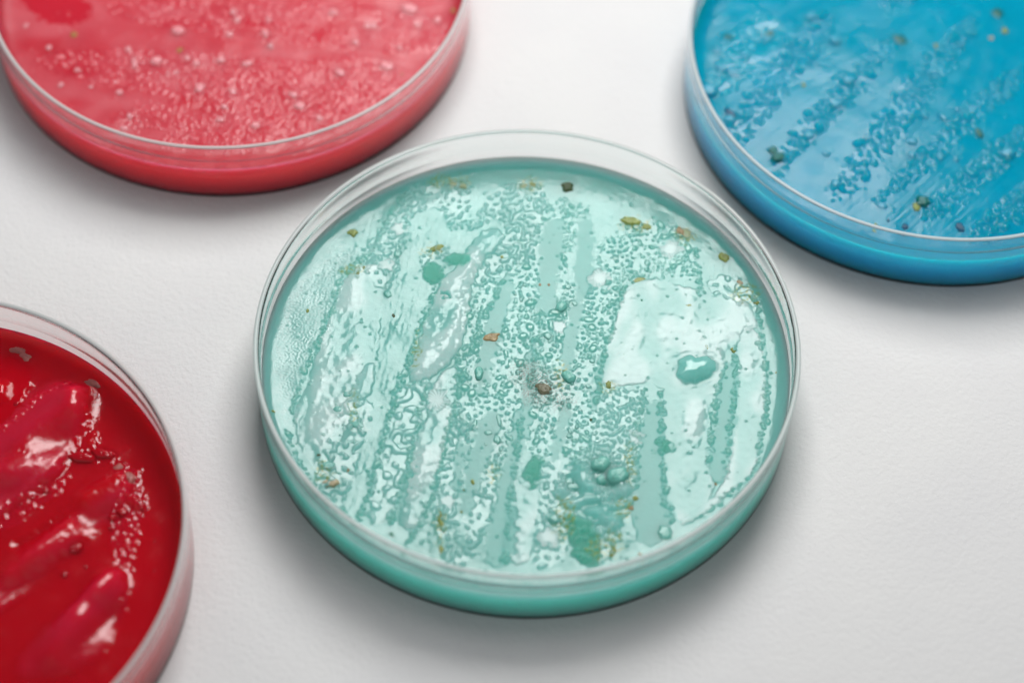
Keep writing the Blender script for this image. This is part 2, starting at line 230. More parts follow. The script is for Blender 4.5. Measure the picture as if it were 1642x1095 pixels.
["colony",-19.44,16.22,0.27,0.33,0.07,"olive",0.2],
["colony",-29.64,13.96,0.31,0.4,0.06,"olive",0.2],
["colony",-9.1,-29.2,0.3,0.35,0.07,"olive",0.3],
["colony",3.17,16.88,0.32,0.4,0.06,"orange",0.3],
["colony",1.67,16.78,0.32,0.4,0.06,"orange",0.3],
["colony",20.99,14.69,0.32,0.4,0.06,"teal",0.2],
["colony",19.68,-35.23,0.52,0.65,0.61,"tan",0.2],
["colony",-19.9,-33.99,0.4,0.68,0.07,"teal",0.3],
["colony",18.37,18.8,2.25,0.65,0.43,"olive",0.25],
["droplet",5.46,12.37,1.47,0.94,0.95,"drop",0.8],
["droplet",-7.8,-2.28,0.94,1.26,0.06,"drop",1.0],
["droplet",7.2,-2.09,1.24,1.26,0.06,"drop",0.9],
["droplet",23.5,-31.13,1.39,1.49,0.06,"drop",0.35],
["droplet",12.89,-18.92,1.82,1.44,-0.05,"drop",0.9],
["droplet",15.67,-21.01,2.11,1.61,0.51,"drop",0.9],
["droplet",13.16,-21.75,0.91,1.06,0.05,"drop",0.8],
["droplet",8.67,-23.32,1.7,0.82,-0.06,"drop",0.5],
["droplet",-23.31,21.92,0.76,0.95,0.05,"drop",0.4],
["droplet",-24.23,13.11,0.74,0.93,0.07,"drop",0.5],
["droplet",7.84,-12.84,0.51,0.61,0.06,"drop",0.5],
["droplet",7.94,-22.43,0.9,0.71,0.07,"drop",0.4],
["droplet",14.52,23.42,0.86,0.69,-0.19,"drop",0.4],
["droplet",11.06,1.45,0.53,0.63,0.06,"drop",0.5],
["droplet",10.46,-3.65,0.52,0.63,0.06,"drop",0.5],
["droplet",-4.12,-15.16,0.61,0.97,0.07,"drop",0.6],
["droplet",-5.62,-13.92,0.82,0.61,0.06,"drop",0.4],
["droplet",-3.42,-16.93,0.4,0.6,0.07,"drop",0.5],
["droplet",3.35,6.09,0.68,0.99,0.65,"drop",0.5],
["droplet",7.67,13.31,0.55,0.91,0.43,"drop",0.4],
["droplet",8.84,-11.92,0.41,0.49,0.05,"drop",0.5],
["droplet",7.56,-13.71,0.51,0.49,0.08,"drop",0.4],
["droplet",5.67,-29.57,0.99,0.92,0.06,"drop",0.3],
["droplet",9.25,-8.46,0.41,0.5,0.07,"drop",0.3],
["droplet",4.85,-12.29,0.41,0.49,0.05,"drop",0.3],
["droplet",8.0,-11.36,0.31,0.37,0.06,"drop",0.3],
["droplet",5.72,-10.77,0.31,0.37,0.06,"drop",0.3],
["droplet",6.5,16.69,0.64,0.67,0.06,"drop",0.3],
["droplet",-5.91,-16.12,0.41,0.49,0.07,"drop",0.3],
["droplet",-5.89,5.12,0.32,0.38,0.06,"drop",0.3],
["droplet",0.08,13.61,0.44,1.05,0.32,"drop",0.4],
["droplet",-1.41,13.52,0.43,0.79,0.31,"drop",0.4],
["droplet",-10.2,-10.9,0.52,1.09,0.41,"drop",0.4],
["droplet",-8.04,-12.61,0.51,1.22,-0.16,"drop",0.4],
["droplet",-4.01,-11.37,0.42,1.46,0.17,"drop",0.5],
["droplet",3.2,-11.91,0.41,0.98,0.07,"drop",0.4],
["droplet",-30.65,-10.95,0.96,0.72,0.65,"drop",0.5],
["droplet",-29.38,-7.9,0.72,0.74,0.07,"drop",0.5],
["droplet",-27.21,-13.8,1.44,0.72,-0.17,"drop",0.6],
["droplet",-31.05,-21.86,1.2,0.95,0.3,"drop",0.6],
["droplet",-33.08,-9.25,0.31,0.37,0.06,"drop",0.2],
["droplet",-32.73,-15.97,0.4,0.49,0.07,"drop",0.3],
["droplet",-36.7,-18.02,0.3,0.36,0.07,"drop",0.3],
["droplet",-1.11,16.6,0.32,0.53,0.06,"drop",0.3],
["droplet",-2.52,14.51,0.32,0.53,0.06,"drop",0.3],
["droplet",26.77,1.42,0.41,0.51,0.07,"drop",0.2],
["droplet",38.73,-2.25,0.31,0.38,0.06,"drop",0.2],
["droplet",38.96,-6.6,0.31,0.37,0.06,"drop",0.2]],"lumps":[],"crater":[[25.3,2.6],[27.81,3.53],[28.65,2.81],[30.44,3.57],[31.9,2.38],[31.57,0.07],[28.85,-1.86],[26.25,-2.03],[24.89,-0.6],[25.72,0.97]]},"b":{"regions":[["bub",[[-35.17,-22.28],[-14.89,11.71],[-20.31,17.25],[-39.77,-17.93]],{"s":1.5,"a":0.42}],
["worm",[[-37.93,-9.93],[-25.12,8.63],[-31.48,15.62],[-42.48,-5.15]],{"s":2.2,"a":0.35}],
["bub",[[-26.82,-25.57],[-3.49,7.03],[-6.32,10.82],[-30.26,-21.35]],{"s":1.3,"a":0.42}],
["bub",[[-16.57,-33.28],[11.84,12.33],[7.35,17.17],[-20.95,-29.04]],{"s":1.3,"a":0.42}],
["bub",[[-10.77,-33.31],[19.63,-0.04],[16.33,5.27],[-12.44,-30.91]],{"s":1.5,"a":0.42}],
["bub",[[-1.54,-36.68],[22.93,-12.15],[20.02,-6.7],[-4.28,-32.03]],{"s":1.5,"a":0.42}],
["bub",[[6.78,-40.13],[21.41,-26.97],[18.71,-21.6],[4.47,-35.84]],{"s":1.5,"a":0.42}],
["bub",[[-4.94,13.21],[3.03,26.92],[-0.96,31.09],[-8.9,17.22]],{"s":1.5,"a":0.4}]],"edges":[[[[-28.61,-26.81],[-23.32,-17.69],[-16.79,-9.76]],{"w":0.4}],[[[-10.42,-30.61],[-5.64,-24.56],[-1.91,-18.46]],{"w":0.4}]],"spots":[["colony",-28.16,-21.98,1.51,1.08,0.65,"bluegreen",1.0],
["colony",-29.02,-20.28,1.05,1.01,0.32,"bluegreen",0.7],
["colony",-2.66,-30.39,1.53,1.31,-0.19,"bluegreen",1.0],
["colony",-3.84,-31.6,0.78,1.14,0.06,"olive",0.6],
["colony",3.6,-35.76,0.88,1.13,0.07,"bluedark",0.6],
["colony",-6.1,-36.25,0.67,0.84,0.06,"bluedark",0.5],
["colony",-11.26,-36.31,0.44,0.56,0.07,"olive",0.4],
["colony",-4.56,8.62,1.41,1.61,0.07,"bluegreen",0.4],
["colony",2.27,7.35,0.58,0.79,0.07,"olive",0.4],
["colony",15.54,12.26,0.71,0.97,0.06,"olive",0.4],
["colony",12.78,10.14,0.59,0.65,0.07,"tan",0.4],
["colony",14.49,16.71,1.43,1.65,0.07,"bluegreen",0.3],
["colony",-23.01,-4.08,0.46,0.62,0.09,"olive",0.4],
["colony",-28.96,8.53,1.07,0.73,0.67,"bluegreen",0.4],
["colony",8.72,-13.6,0.91,1.2,0.07,"bluegreen",0.5],
["colony",-36.83,7.03,0.94,0.8,0.06,"bluegreen",0.4],
["colony",-9.0,-35.04,0.34,0.42,0.06,"bluedark",0.4],
["colony",-36.7,-12.01,1.14,1.2,0.06,"bluedark",0.5],
["droplet",-20.94,13.43,1.31,0.9,0.56,"bluedrop",0.9],
["droplet",-16.8,7.46,1.23,1.25,0.33,"bluedrop",1.1],
["droplet",-38.31,-0.94,1.06,1.23,0.2,"bluedrop",0.9],
["droplet",-36.0,-1.87,1.89,0.77,-0.47,"bluedrop",0.6],
["droplet",-38.96,3.71,0.7,1.41,0.2,"bluedrop",0.7],
["droplet",-14.53,-2.42,1.19,1.53,-0.6,"bluedrop",0.8],
["droplet",-1.05,-10.05,0.69,0.91,0.06,"bluedrop",0.9],
["droplet",2.37,-10.13,0.66,1.24,0.65,"bluedrop",0.8],
["droplet",5.15,-7.97,0.57,0.76,0.07,"bluedrop",0.7],
["droplet",-3.9,-19.63,0.79,0.89,0.08,"bluedrop",0.8],
["droplet",1.27,-19.72,0.68,0.88,0.06,"bluedrop",0.8],
["droplet",4.07,-19.98,0.56,0.74,0.07,"bluedrop",0.8],
["droplet",13.56,-18.02,1.62,1.29,0.73,"bluedrop",0.8],
["droplet",-17.07,-8.26,1.09,1.33,-0.72,"bluedrop",0.7],
["droplet",-40.54,-6.81,1.47,1.78,0.45,"bluedrop",0.9],
["droplet",-36.82,-13.38,1.14,1.05,-0.33,"bluedrop",0.7],
["droplet",-22.36,-16.14,0.92,1.2,-0.46,"bluedrop",0.6],
["droplet",-9.93,-31.72,0.99,0.87,-0.19,"bluedrop",0.5],
["droplet",-19.46,-20.38,0.79,0.74,0.08,"bluedrop",0.7],
["droplet",-11.72,-16.02,0.68,0.9,0.07,"bluedrop",0.7],
["droplet",-3.71,-16.37,1.03,0.9,0.07,"bluedrop",0.7],
["droplet",-18.04,-27.26,0.78,1.01,0.08,"bluedrop",0.7],
["droplet",-8.94,3.1,0.58,1.11,0.07,"bluedrop",0.6],
["droplet",0.38,-0.16,0.47,0.63,0.06,"bluedrop",0.5],
["droplet",6.77,8.13,0.59,0.8,0.08,"bluedrop",0.6],
["droplet",8.98,11.16,0.48,0.64,0.06,"bluedrop",0.6],
["droplet",1.6,0.7,0.58,0.79,0.07,"bluedrop",0.6],
["droplet",-20.4,1.53,0.58,0.95,0.07,"bluedrop",0.5],
["droplet",-29.57,7.21,0.82,0.96,0.07,"bluedrop",0.5],
["droplet",-33.74,2.5,0.93,0.94,0.06,"bluedrop",0.6]],"lumps":[]},"r":{"regions":[["fold",[[8.94,34.79],[15.09,35.17],[24.52,34.52],[24.68,28.34],[25.04,23.5],[23.0,18.59],[22.88,16.22],[19.01,12.47],[14.12,6.41],[8.69,3.81],[5.14,22.27]],{"h":0.5,"a":0.42}],
["fold",[[33.34,16.86],[35.34,13.47],[32.56,8.67],[26.6,2.63],[20.36,-6.61],[13.72,-12.41],[10.8,-7.18],[17.28,-0.17],[23.72,8.14],[28.9,13.07]],{"h":0.5,"a":0.42}],
["fold",[[34.72,0.88],[37.14,-5.61],[35.08,-14.34],[31.03,-18.79],[21.09,-21.45],[19.97,-15.23],[26.47,-8.42],[30.21,-1.62]],{"h":0.5,"a":0.42}],
["smooth",[[5.97,39.65],[14.66,37.66],[14.42,30.16],[10.94,23.83],[7.92,23.65]],{}],
["worm",[[15.26,11.08],[21.49,15.54],[23.38,16.25],[22.87,13.29],[17.83,7.78],[13.56,4.1],[12.93,7.48]],{"s":1.8,"a":0.3}],
["worm",[[32.86,13.32],[35.09,15.21],[36.49,12.38],[36.33,6.62],[35.69,0.94],[36.18,-5.66],[35.39,-10.05],[34.25,-2.48],[32.1,5.22],[30.77,7.42],[31.23,10.9]],{"s":1.3,"a":0.32}],
["worm",[[31.49,19.11],[33.88,18.67],[35.17,14.62],[32.86,13.32],[30.94,16.12]],{"s":1.3,"a":0.35}],
["bub",[[22.22,23.33],[22.85,28.84],[25.55,24.74],[26.43,22.38],[29.13,21.35],[30.9,19.67],[29.17,17.79],[24.99,18.71]],{"s":1.6,"a":0.4}]],"edges":[[[[23.07,30.7],[24.67,27.12],[25.74,23.55],[28.48,22.27]],{"w":0.4}],[[[10.94,23.83],[14.33,27.69],[16.75,31.54],[20.53,33.64]],{"w":0.35}]],"spots":[["colony",24.42,33.89,1.98,0.95,-0.39,"mauve",0.4],
["colony",11.13,39.98,1.84,1.03,0.19,"mauve",0.3],
["colony",32.78,15.89,1.59,1.45,-0.77,"mauve",0.7],
["colony",12.39,38.79,1.38,1.06,-0.5,"mauve",0.3],
["colony",31.17,17.91,1.0,0.95,0.06,"mauve",0.5],
["droplet",24.84,19.66,2.4,1.07,0.06,"reddrop",0.9],
["droplet",28.24,20.58,2.31,0.92,-0.28,"reddrop",1.0],
["droplet",32.88,9.84,0.89,0.93,0.07,"reddrop",1.0],
["droplet",31.56,8.73,0.69,0.69,0.06,"reddrop",0.9],
["droplet",28.73,-0.26,0.39,0.45,0.05,"reddrop",0.8],
["droplet",25.66,-1.78,0.58,0.67,0.05,"reddrop",0.9],
["droplet",26.56,2.85,1.34,1.03,0.41,"reddrop",0.9],
["droplet",20.2,13.12,0.59,0.71,0.07,"reddrop",1.0],
["droplet",18.36,11.62,0.49,0.46,0.06,"reddrop",0.8],
["droplet",15.71,11.34,0.5,0.58,0.06,"reddrop",0.8],
["droplet",16.59,10.35,0.39,0.47,0.05,"reddrop",0.8],
["droplet",38.74,4.94,0.25,0.29,0.08,"reddrop",0.4],
["droplet",39.48,-0.29,0.25,0.28,0.08,"reddrop",0.4],
["droplet",19.13,-1.28,0.58,0.56,0.05,"reddrop",0.7],
["droplet",31.64,6.9,0.59,0.57,0.65,"reddrop",0.7],
["droplet",35.31,11.61,0.79,1.62,0.65,"reddrop",0.8],
["droplet",12.59,29.43,0.6,0.5,0.56,"reddrop",0.6]],"lumps":[[22.05,30.64,22.14,28.8,3.06,1.9],[19.81,25.6,14.43,15.7,3.44,1.2],[31.52,15.57,27.1,11.8,2.39,1.3],[15.6,20.52,9.13,11.86,2.2,0.7],[25.07,5.93,17.67,-2.37,2.95,1.5],[32.32,-2.6,31.69,-4.84,2.7,1.3],[29.67,-10.39,26.75,-15.89,3.82,1.4],[17.65,3.22,23.72,8.14,1.17,-0.5],[9.39,32.32,9.62,31.09,1.64,0.8],[34.52,12.25,35.41,10.92,0.89,0.8]]},"p":{"regions":[["milk",[[-50.71,9.32],[49.54,16.45],[52.13,-35.38],[-41.09,-41.63]],{}],
["grain",[[-33.33,-23.94],[40.11,-31.15],[40.24,-17.27],[-34.22,-14.75]],{"s":0.8,"a":0.3}],
["grain",[[-16.93,-36.6],[34.67,-27.55],[31.08,-9.54],[-18.69,-30.27]],{"s":0.75,"a":0.3}],
["grain",[[-7.55,-40.68],[25.5,-35.69],[24.15,-26.89],[-8.97,-33.76]],{"s":0.75,"a":0.3}],
["grain",[[-22.91,-9.34],[46.08,-14.95],[46.16,-1.68],[-23.67,-1.04]],{"s":0.9,"a":0.2}],
["grain",[[-22.9,-0.32],[45.6,-0.73],[44.99,13.09],[-23.81,6.21]],{"s":0.9,"a":0.2}],
["smooth",[[-40.69,-3.2],[-37.03,-0.5],[-29.88,-0.81],[-25.03,-5.34],[-26.14,-9.42],[-30.58,-10.84],[-36.09,-9.32]],{}]],"edges":[],"spots":[["colony",-28.2,-12.58,0.69,0.95,0.07,"rust",0.4],
["colony",-8.1,-15.12,0.81,0.64,0.07,"rust",0.4],
["colony",41.86,-1.8,0.59,0.81,0.07,"rust",0.4],
["colony",33.45,-18.32,0.57,0.62,0.07,"rust",0.2],
["droplet",-9.09,-10.3,1.31,1.24,0.61,"pinkdrop",0.7],
["droplet",-12.08,-18.04,1.27,1.09,0.47,"pinkdrop",0.6],
["droplet",24.16,-10.85,0.69,0.95,0.07,"pinkdrop",0.8],
["droplet",33.48,-1.58,1.71,1.27,-0.33,"pinkdrop",0.6],
["droplet",-0.21,-17.07,0.94,0.92,-0.19,"pinkdrop",0.8],
["droplet",-4.58,-18.14,0.69,0.78,0.07,"pinkdrop",0.7],
["droplet",4.59,-17.67,1.14,0.78,0.07,"pinkdrop",0.7],
["droplet",-6.45,-17.03,0.68,0.94,0.07,"pinkdrop",0.6],
["droplet",-17.61,-15.77,0.69,1.09,0.07,"pinkdrop",0.7],
["droplet",-15.99,-18.93,0.57,1.72,0.21,"pinkdrop",0.6],
["droplet",0.62,-4.84,0.7,0.97,0.07,"pinkdrop",0.7],
["droplet",1.55,-6.7,0.69,0.97,0.07,"pinkdrop",0.7],
["droplet",0.61,-10.58,0.7,0.95,0.07,"pinkdrop",0.7],
["droplet",7.17,-9.81,0.92,0.96,0.07,"pinkdrop",0.7],
["droplet",8.44,-12.88,0.69,0.95,0.07,"pinkdrop",0.7],
["droplet",19.28,-3.53,0.94,0.8,0.06,"pinkdrop",0.7],
["droplet",35.42,-5.62,0.7,0.96,0.07,"pinkdrop",0.6],
["droplet",38.96,-4.25,0.82,0.96,0.06,"pinkdrop",0.6],
["droplet",32.49,-11.84,0.7,0.78,0.06,"pinkdrop",0.6],
["droplet",-32.24,-16.16,0.68,0.79,0.07,"pinkdrop",0.7],
["droplet",-26.2,-21.33,0.57,0.78,0.07,"pinkdrop",0.7],
["droplet",-28.55,-25.16,0.68,0.76,0.07,"pinkdrop",0.7],
["droplet",-23.05,-25.24,0.45,0.61,0.07,"pinkdrop",0.6],
["droplet",-17.65,-26.24,0.8,0.76,0.47,"pinkdrop",0.7],
["droplet",-3.22,-24.19,1.14,1.22,0.06,"pinkdrop",0.6],
["droplet",-14.9,-31.77,0.67,0.9,0.07,"pinkdrop",0.7],
["droplet",-15.58,-34.78,0.78,0.74,0.06,"pinkdrop",0.6],
["droplet",1.87,-28.39,0.67,0.76,0.07,"pinkdrop",0.7],
["droplet",1.45,-31.41,0.78,0.9,0.06,"pinkdrop",0.7],
["droplet",8.44,-12.88,0.69,0.95,0.07,"pinkdrop",0.7],
["droplet",-37.43,-11.0,0.58,0.8,0.07,"pinkdrop",0.6],
["droplet",30.43,-16.51,1.37,1.08,0.07,"pinkdrop",0.5],
["droplet",21.97,-18.64,1.14,0.92,0.07,"pinkdrop",0.6],
["droplet",13.95,-24.54,0.91,0.9,0.07,"pinkdrop",0.6],
["droplet",19.25,-29.76,0.68,0.89,0.07,"pinkdrop",0.6],
["droplet",15.36,-27.17,1.02,1.05,0.07,"pinkdrop",0.6],
["droplet",26.12,-6.59,0.7,0.96,0.07,"pinkdrop",0.6],
["droplet",27.29,-6.5,0.7,0.95,0.06,"pinkdrop",0.6],
["droplet",7.36,-6.29,0.58,0.8,0.07,"pinkdrop",0.6],
["droplet",-7.83,-20.53,0.46,0.62,0.07,"pinkdrop",0.6],
["droplet",-9.58,-21.11,0.45,0.62,0.07,"pinkdrop",0.5],
["droplet",2.88,-24.54,0.79,0.92,0.08,"pinkdrop",0.6],
["droplet",8.01,-32.45,0.9,0.89,0.07,"pinkdrop",0.6]],"lumps":[]}}
RN = 900; HALF = 46.0; PX = 2 * HALF / RN
ax = (np.arange(RN) + .5) * PX - HALF
GX, GY = np.meshgrid(ax, ax)
_fx = np.fft.fftfreq(RN, PX)
FX, FY = np.meshgrid(_fx, _fx)
def band_noise(lam, seed, width=.35, ang=0.0, stretch=1.0):
    rng = np.random.default_rng(seed)
    c, s = math.cos(ang), math.sin(ang)
    u = (FX * c + FY * s) * stretch; v = -FX * s + FY * c
    k = np.hypot(u, v) * lam
    f = np.fft.fft2(rng.standard_normal((RN, RN))) * np.exp(-((k - 1) / width) ** 2)
    n = np.real(np.fft.ifft2(f)); return n / n.std()
def low_noise(lam, seed, ang=0.0, stretch=1.0):
    rng = np.random.default_rng(seed); c, s = math.cos(ang), math.sin(ang)
    u = (FX * c + FY * s) * stretch; v = -FX * s + FY * c
    f = np.fft.fft2(rng.standard_normal((RN, RN))) * np.exp(-(np.hypot(u, v) * lam) ** 2)
    n = np.real(np.fft.ifft2(f)); return n / n.std()
def blur(A, sig):
    return np.real(np.fft.ifft2(np.fft.fft2(A) * np.exp(-2 * (np.pi * sig) ** 2 * (FX ** 2 + FY ** 2))))
def poly_sd(P, X, Y):
    P = np.array(P); d2 = np.full(X.shape, 1e9); ins = np.zeros(X.shape, bool)
    for i in range(len(P)):
        x0, y0 = P[i]; x1, y1 = P[(i + 1) % len(P)]; ex, ey = x1 - x0, y1 - y0
        t = np.clip(((X - x0) * ex + (Y - y0) * ey) / (ex * ex + ey * ey + 1e-9), 0, 1)
        d2 = np.minimum(d2, (X - x0 - t * ex) ** 2 + (Y - y0 - t * ey) ** 2)
        if y1 != y0: ins ^= ((y0 > Y) != (y1 > Y)) & (X < ex * (Y - y0) / (y1 - y0) + x0)
    d = np.sqrt(d2); return np.where(ins, -d, d)
def smooth_poly(P):                                                 # chaikin
    P = np.array(P)
    for _ in range(2):
        Q = np.roll(P, -1, 0); P = np.stack([.75 * P + .25 * Q, .25 * P + .75 * Q], 1).reshape(-1, 2)
    return P
def drops(n, s, thr):                                               # rounded droplet relief out of a band-pass field
    t = np.clip(n - thr, 0, None); return np.tanh(t * 2.6) + .10 * t
def add_dome(H, x, y, r, h, ax_=1.0, rot=0.0, plate=.4):
    R_ = r * max(1, ax_) + .2
    i0, i1 = int((y - R_ + HALF) / PX), int((y + R_ + HALF) / PX) + 2; j0, j1 = int((x - R_ + HALF) / PX), int((x + R_ + HALF) / PX) + 2
    if i0 < 0 or j0 < 0 or i1 > RN or j1 > RN: return
    X = GX[i0:i1, j0:j1] - x; Y = GY[i0:i1, j0:j1] - y; c, s = math.cos(rot), math.sin(rot)
    q = ((X * c + Y * s) / (r * ax_)) ** 2 + ((-X * s + Y * c) / r) ** 2
    H[i0:i1, j0:j1] = np.maximum(H[i0:i1, j0:j1], h * np.sqrt(1 - np.clip((np.sqrt(q) - plate) / (1 - plate), 0, 1) ** 2) * (1 - .12 * q))
def relief(key, seed, rough0, cfg):
    F = FEAT[key]; rng = np.random.default_rng(seed)
    wx = band_noise(2.2, seed + 1, .6) * .28 + band_noise(.7, seed + 5, .6) * .10; wy = band_noise(2.2, seed + 2, .6) * .28 + band_noise(.7, seed + 6, .6) * .10
    X, Y = GX + wx, GY + wy
    ang = cfg['ang']
    film_n = low_noise(5.0, seed + 3, ang, 1.9); film_s = band_noise(2.0, seed + 4, .6)
    H = low_noise(7, seed + 7) * cfg.get('roll', .05) + (band_noise(1.6, seed + 8, .7) * .006 + band_noise(.5, seed + 30, .5) * .003) * cfg.get('fine', 1)
    streak = low_noise(.8, seed + 9, ang, 9); H += streak * .006
    R = np.full(H.shape, rough0) ; M = np.zeros(H.shape); SP = np.ones(H.shape); D = np.zeros(H.shape); GR = np.zeros(H.shape); ST = np.zeros(H.shape)
    R += np.clip(low_noise(4, seed + 12) * .04, -.06, .1)
    DM = np.zeros(H.shape); clump = low_noise(5, seed + 40)
    for t, P, kw in F['regions']:
        P = smooth_poly(P); x0, y0 = P.min(0) - 1.5; x1, y1 = P.max(0) + 1.5
        i0, i1 = max(0, int((y0 + HALF) / PX)), min(RN, int((y1 + HALF) / PX) + 1); j0, j1 = max(0, int((x0 + HALF) / PX)), min(RN, int((x1 + HALF) / PX) + 1)
        if i0 >= i1 or j0 >= j1: continue
        sl = (slice(i0, i1), slice(j0, j1))
        sd = poly_sd(P, X[sl], Y[sl])
        if t == 'film':
            sd = poly_sd(P, GX[sl] + .45 * wx[sl], GY[sl] + .45 * wy[sl])
            m = .45 * sstep(-sd, -.15, .5) + .55 * sstep(-sd, 0, 2.6); e = sstep(-sd, -.05, .3)
            H[sl] = H[sl] * (1 - e) + e * m * (kw['h'] + kw['a'] * .5 * film_n[sl] + kw['a'] * .11 * cfg.get('fine', 1) * film_s[sl]) ; R[sl] = R[sl] * (1 - e) + e * .08; M[sl] = np.maximum(M[sl], e * (.5 + .35 * np.tanh(film_n[sl] * 1.5))); SP[sl] *= 1 - e * cfg.get('filmspec', .15)
        elif t == 'fold':
            sd = poly_sd(P, GX[sl] + .3 * wx[sl], GY[sl] + .3 * wy[sl]); e = sstep(-sd, -.1, 2.2)
            n = low_noise(6.5, seed + 60, ang, 2.2)[sl]
            H[sl] += e * (kw['h'] + kw['a'] * n); R[sl] = R[sl] * (1 - e) + e * .24; M[sl] = np.maximum(M[sl], e * (.5 + .3 * np.tanh(n)))
        elif t == 'wave':
            e = sstep(-sd, -.1, 1.2); n = band_noise(2.6, seed + 21, .4, 0.05, 1.9)[sl]
            H[sl] += e * (kw['h'] + kw['a'] * .4 * n); R[sl] = R[sl] * (1 - e) + e * .05
        elif t == 'worm':
            e = sstep(-sd, -.25, .35); n = band_noise(kw['s'], seed + int(kw['s'] * 10), .6)[sl]
            H[sl] += e * kw['a'] * .72 * drops(n + .5 * clump[sl], 0, .35) + e * .05 * film_n[sl]; R[sl] = R[sl] * (1 - e) + e * .06; M[sl] = np.maximum(M[sl], e * .2); SP[sl] = SP[sl] * (1 - e) + e * cfg.get('wet', 1.15)
        elif t in ('bub', 'grain'):
            e = sstep(-sd, -.3, .3); n = band_noise(kw['s'], seed + int(kw['s'] * 10), .22)[sl]
            H[sl] += e * kw['a'] * (.62 * drops(n + .55 * clump[sl], 0, 1.75) if t == 'bub' else .10 * drops(n, 0, .5)); R[sl] = R[sl] * (1 - e) + e * (.07 if t == 'bub' else .2); SP[sl] = SP[sl] * (1 - e) + e * (cfg.get('wet', 1.15) if t == 'bub' else 1)
            area = np.sum(sd < 0) * PX * PX; k = int(area * cfg['dens'])
            ys, xs = np.nonzero(sd < -.1)
            for q in range(k if len(ys) else 0):
                z = rng.integers(len(ys)); r = min(cfg.get('rmax', .75), cfg.get('rmin', .22) * (1 + rng.pareto(2.6)))
                cy_, cx_, k_ = ys[z] + i0, xs[z] + j0, int((r + .1) / PX)
                if clump[cy_, cx_] > rng.normal(cfg.get('cl', .35), .5): continue
                if rng.random() > .12 and DM[max(0, cy_ - k_):cy_ + k_ + 1, max(0, cx_ - k_):cx_ + k_ + 1].max(initial=0) > 0: continue
                add_dome(DM, ax[xs[z] + j0], ax[ys[z] + i0], r, r * rng.uniform(.3, .6) * cfg.get('tall', 1), rng.uniform(1, 1.7), rng.uniform(0, 3.14), cfg.get('plate', .4))
        elif t == 'groove':
            e = sstep(-sd, -.5, -.1); H[sl] = H[sl] * (1 - e * .97); R[sl] = R[sl] * (1 - e) + e * (rough0 + .12); SP[sl] *= 1 - .35 * e; DM[sl] *= 1 - sstep(-sd, -.45, -.25); M[sl] *= 1 - e
        elif t == 'smooth':
            e = sstep(-sd, -.1, .8); H[sl] = H[sl] * (1 - e); R[sl] = R[sl] * (1 - e) + e * .1; M[sl] *= 1 - e; SP[sl] *= 1 - .5 * e; DM[sl] *= 1 - e
        elif t == 'milk':
            e = sstep(-sd, 0, 1); M[sl] = np.maximum(M[sl], e * np.clip(.5 + .18 * film_n[sl], 0, 1)); R[sl] += e * .08
        elif t == 'frost':
            e = sstep(-sd, 0, 2.5); H[sl] += e * .014 * band_noise(.55, seed + 33, .5)[sl]; R[sl] += e * .06; M[sl] = np.maximum(M[sl], e * .35)
        elif t == 'grey':
            e = sstep(-sd, -1.2, 3.0); n = band_noise(.45, seed + 50, .8)[sl]; GR[sl] = np.maximum(GR[sl], e * np.clip(.45 + .5 * n, 0, 1)); H[sl] += e * .02 * n
        elif t == 'stain':
            e = sstep(-sd, -.4, .8); n = band_noise(.9, seed + 70, .8)[sl]; ST[sl] = np.maximum(ST[sl], e * np.clip(.25 + .5 * n, 0, .8))
        elif t == 'rosette':
            e = sstep(-sd, -.1, .5); c0 = P.mean(0); th = np.arctan2(GY[sl] - c0[1], GX[sl] - c0[0]); rr_ = np.hypot(GY[sl] - c0[1], GX[sl] - c0[0])
            H[sl] = H[sl] * (1 - e) + e * (.12 + .06 * np.cos(th * 17 + 2 * np.sin(rr_ * 2)) * np.clip(rr_ / 1.2, 0, 1)); DM[sl] *= 1 - e; M[sl] = np.maximum(M[sl], e * .8); R[sl] = R[sl] * (1 - e) + e * .25
        elif t == 'pit':
            e = sstep(-sd, -.3, .6); R[sl] = R[sl] * (1 - e) + e * .55; SP[sl] *= 1 - .9 * e; M[sl] *= 1 - e; D[sl] = np.maximum(D[sl], e); DM[sl] *= 1 - .6 * e
            H[sl] += .30 * sstep(-sd, -.1, .8)
    for x0, y0, x1, y1, wd, h in F['lumps']:
        ex, ey = x1 - x0, y1 - y0; t = np.clip(((X - x0) * ex + (Y - y0) * ey) / (ex * ex + ey * ey + 1e-9), 0, 1)
        d = np.hypot(GX + .12 * wx - x0 - t * ex, GY + .12 * wy - y0 - t * ey); H += h * np.exp(-(d / wd) ** 2 * 1.6); R = np.where(d < wd, np.clip(R, .1, .2), R)
    for P, kw in F['edges']:
        for i in range(len(P) - 1):
            x0, y0 = P[i]; x1, y1 = P[i + 1]; ex, ey = x1 - x0, y1 - y0; Ls = math.hypot(ex, ey)
            t = np.clip(((X - x0) * ex + (Y - y0) * ey) / (ex * ex + ey * ey + 1e-9), 0, 1)
            d = np.hypot(X - x0 - t * ex, Y - y0 - t * ey); H += (.07 + .05 * np.tanh(film_s)) * np.exp(-(d / .16) ** 2)
            for q in range(int(Ls * 2.6)):
                u = rng.uniform(0, 1); r = rng.uniform(.12, .3) if rng.random() < .85 else rng.uniform(.3, .45)
                add_dome(DM, x0 + ex * u + rng.normal(0, kw['w']), y0 + ey * u + rng.normal(0, kw['w']), r, r * .8, rng.uniform(1, 1.6), rng.uniform(0, 3.14))
    for q in range(cfg['stray']):
        a_, rr = rng.uniform(0, 6.283), 41 * math.sqrt(rng.random()); r = rng.uniform(.1, .26)
        add_dome(DM, rr * math.cos(a_), rr * math.sin(a_), r, r * .7)
